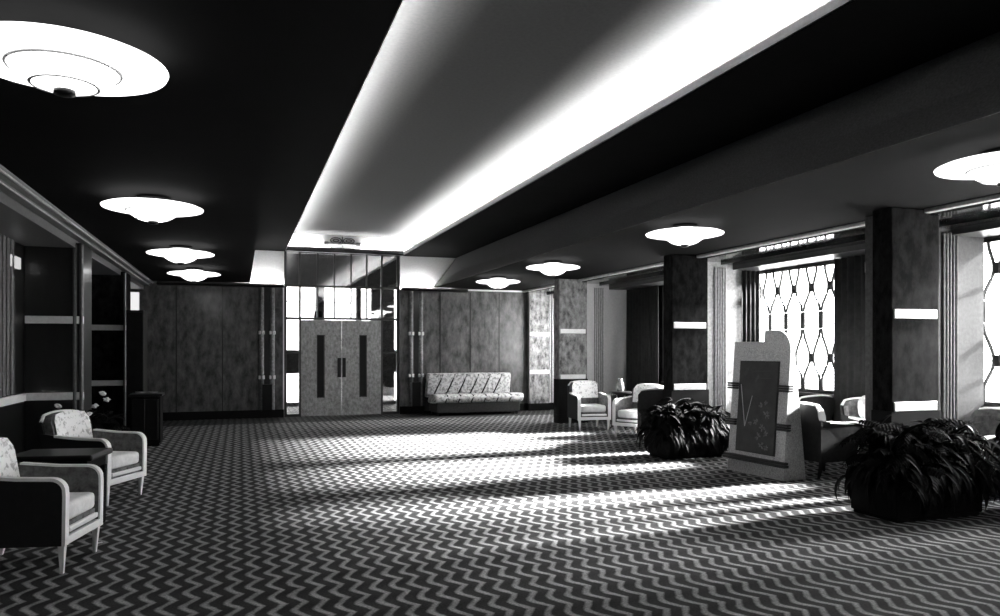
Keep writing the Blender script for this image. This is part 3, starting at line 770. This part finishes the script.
def plant(name, loc, size, label, planter, n_leaf=70, n_frond=30, H=.5, seed=1, pale=10, spread=(.4, .2), reach=(.25, .5), lim=(9, 9), group='dark leafy plants in planters'):
    rd = random.Random(seed)
    r = empty(name, loc, 0, label, 'plant', group)
    pw, pd, ph = planter
    if pw:
        bm = bmesh.new(); box(bm, -pw, pw, -pd, pd, .03, ph, .01, 1); box(bm, -pw - .02, pw + .02, -pd - .02, pd + .02, ph - .05, ph, .008, 1); box(bm, -pw + .02, pw - .02, -pd + .02, pd - .02, 0, .03)
        finish('planter_box', bm, M_blackmatte, r)
    bm = bmesh.new()
    for k in range(n_leaf):
        bx, by = rd.uniform(-1, 1) * spread[0], rd.uniform(-1, 1) * spread[1]
        L = rd.uniform(*reach) * 1.2; yw = rd.random() * 2 * PI
        if by + .85 * L * math.sin(yw) > lim[1]: yw = -yw
        if abs(bx + .85 * L * math.cos(yw)) > lim[0]: yw = PI - yw
        leaf(bm, (bx, by, ph - .03 + rd.random() * H * .6), yw, L, rd.uniform(.02, .045), rd.uniform(.5, 1.4), rd.uniform(.8, 2.2))
    if n_leaf > 400:                                   # low outer leaves that hang over the rim of the planter
        for k in range(260):
            t = rd.random() * 2 - 1
            if rd.random() < .72: bx, by, yw = t * pw, -pd, -PI / 2 + rd.uniform(-.7, .7)
            else: bx, by, yw = math.copysign(pw, t), rd.uniform(-pd, pd), (0 if t > 0 else PI) + rd.uniform(-.6, .6)
            leaf(bm, (bx * .95, by * .9, ph + rd.uniform(-.04, .12)), yw, rd.uniform(.22, .40), rd.uniform(.02, .04), rd.uniform(-.1, .8), rd.uniform(1.6, 2.4))
    for k in range(n_frond):
        bx, by = rd.uniform(-1, 1) * spread[0], rd.uniform(-1, 1) * spread[1]
        L = rd.uniform(*reach) * 1.3; yw = rd.random() * 2 * PI
        if by + .85 * L * math.sin(yw) > lim[1] - .08: yw = -yw
        if abs(bx + .85 * L * math.cos(yw)) > lim[0]: yw = PI - yw
        frond(bm, (bx, by, ph + rd.random() * H * .7), yw, L, rd.uniform(.3, 1.3), rd.uniform(1.2, 2.6))
    finish('foliage', bm, M_leaf, r)
    bm = bmesh.new()
    for k in range(6):
        bx, by = rd.uniform(-1, 1) * spread[0], rd.uniform(-1, 1) * spread[1]
        tube(bm, [(bx * .7, by * .7, ph - .08), (bx * .9, by * .9, ph + H * .4), (bx, by, ph + H * .8)], [.012, .009, .005], 6)
    finish('stem', bm, M_leaf, r)
    if pale:
        bm = bmesh.new()
        for k in range(pale):
            bx, by = rd.uniform(-1, 1) * spread[0], -rd.uniform(.2, 1.2) * spread[1]
            leaf(bm, (bx, by, ph + H * rd.uniform(.3, .8)), -PI / 2 + rd.uniform(-1.4, 1.4), rd.uniform(.16, .28), .03, rd.uniform(.6, 1.2), rd.uniform(1.5, 2.4))
        finish('pale_foliage', bm, M_leafpale, r)
    return r
plant('potted_plant', (5.86, 9.08, 0), 1, 'dark bushy plant in a low planter before the second pillar', (.46, .24, .30), 520, 130, .52, 3, 6, (.44, .2), (.18, .34), (.62, .50))
plant('potted_plant', (5.80, 5.24, 0), 1, 'large dark feathery plant in a planter at the foot of the nearest pillar', (.50, .26, .36), 520, 170, .52, 5, 4, (.46, .2), (.22, .44), (.72, .40))
plant('potted_plant', (6.82, 4.92, 0), 1, 'dark plant with a few shiny pale leaves at the right picture edge', (.0, .0, .40), 320, 60, .52, 8, 22, (.2, .2), (.18, .30), (.30, .36))
bm = bmesh.new()
# planter of the edge plant
pr = [o for o in bpy.data.objects if o.get('label', '').startswith('dark plant with a few shiny')][0]
bm.free(); bm = bmesh.new(); lathe(bm, [(0, 0), (.2, 0), (.27, .38), (.29, .42), (.25, .42), (.24, .38), (0, .37)], n=28); finish('pot', bm, M_blackmatte, pr, smooth=True)
# plant group on the left wall side
r = plant('potted_plant', (-1.60, 9.72, 0), 1, 'dark pot plant with small pale flowers behind the second wall armchair', (0, 0, .45), 160, 30, .42, 11, 0, (.16, .12), (.16, .3), (.40, .40))
bm = bmesh.new(); lathe(bm, [(0, 0), (.14, 0), (.2, .42), (.21, .46), (.18, .46), (.17, .43), (0, .42)], n=24); finish('pot', bm, M_blackmatte, r, smooth=True)
for k, (dx, dz) in enumerate(((-.30, .86), (-.12, .78), (-.05, .72), (.0, .76), (.06, .85), (.18, .92), (.14, .99))):
    bm = bmesh.new(); bmesh.ops.create_icosphere(bm, subdivisions=2, radius=.026)
    for v in bm.verts: v.co = Vector((v.co.x * 1.4, v.co.y, v.co.z)) * (1 + .35 * math.sin(v.co.x * 190) * math.sin(v.co.z * 170 + k)) + Vector((dx, -.25, dz))
    finish('flower', bm, M_petal, r)

# ------------------------------------------------------------ light
w = bpy.data.worlds.new('sky'); sc.world = w; w.use_nodes = True
bg = w.node_tree.nodes['Background']; bg.inputs['Color'].default_value = g(1); bg.inputs['Strength'].default_value = 3.6
sun = bpy.data.lights.new('sun', 'SUN'); sun.energy = 44.0; sun.angle = D(8)
so = bpy.data.objects.new('sun', sun); COL.objects.link(so)
dirv = Vector((-1, 0.0, -math.tan(D(23)))).normalized()
so.rotation_euler = dirv.to_track_quat('-Z', 'Y').to_euler(); so.location = (14, 8, 8)

# ------------------------------------------------------------ camera
cam = bpy.data.cameras.new('camera'); co = bpy.data.objects.new('camera', cam); COL.objects.link(co)
th = math.atan(260 / 754)
co.location = (0, 0, 1.5); co.rotation_euler = (PI / 2, 0, -th)
cam.sensor_width = 36; cam.lens = 36 * 754 / 1000; cam.shift_y = 40 / 1000
cam.clip_start = .05; cam.clip_end = 200
sc.camera = co
sc.view_settings.view_transform = 'Standard'; sc.view_settings.look = 'None'; sc.view_settings.exposure = 2.0; sc.view_settings.gamma = 1.0
sc.view_settings.use_curve_mapping = False
sc.cycles.use_denoising = True
sc.cycles.max_bounces = 8; sc.cycles.diffuse_bounces = 4; sc.cycles.transparent_max_bounces = 12
sc.cycles.sample_clamp_indirect = 6
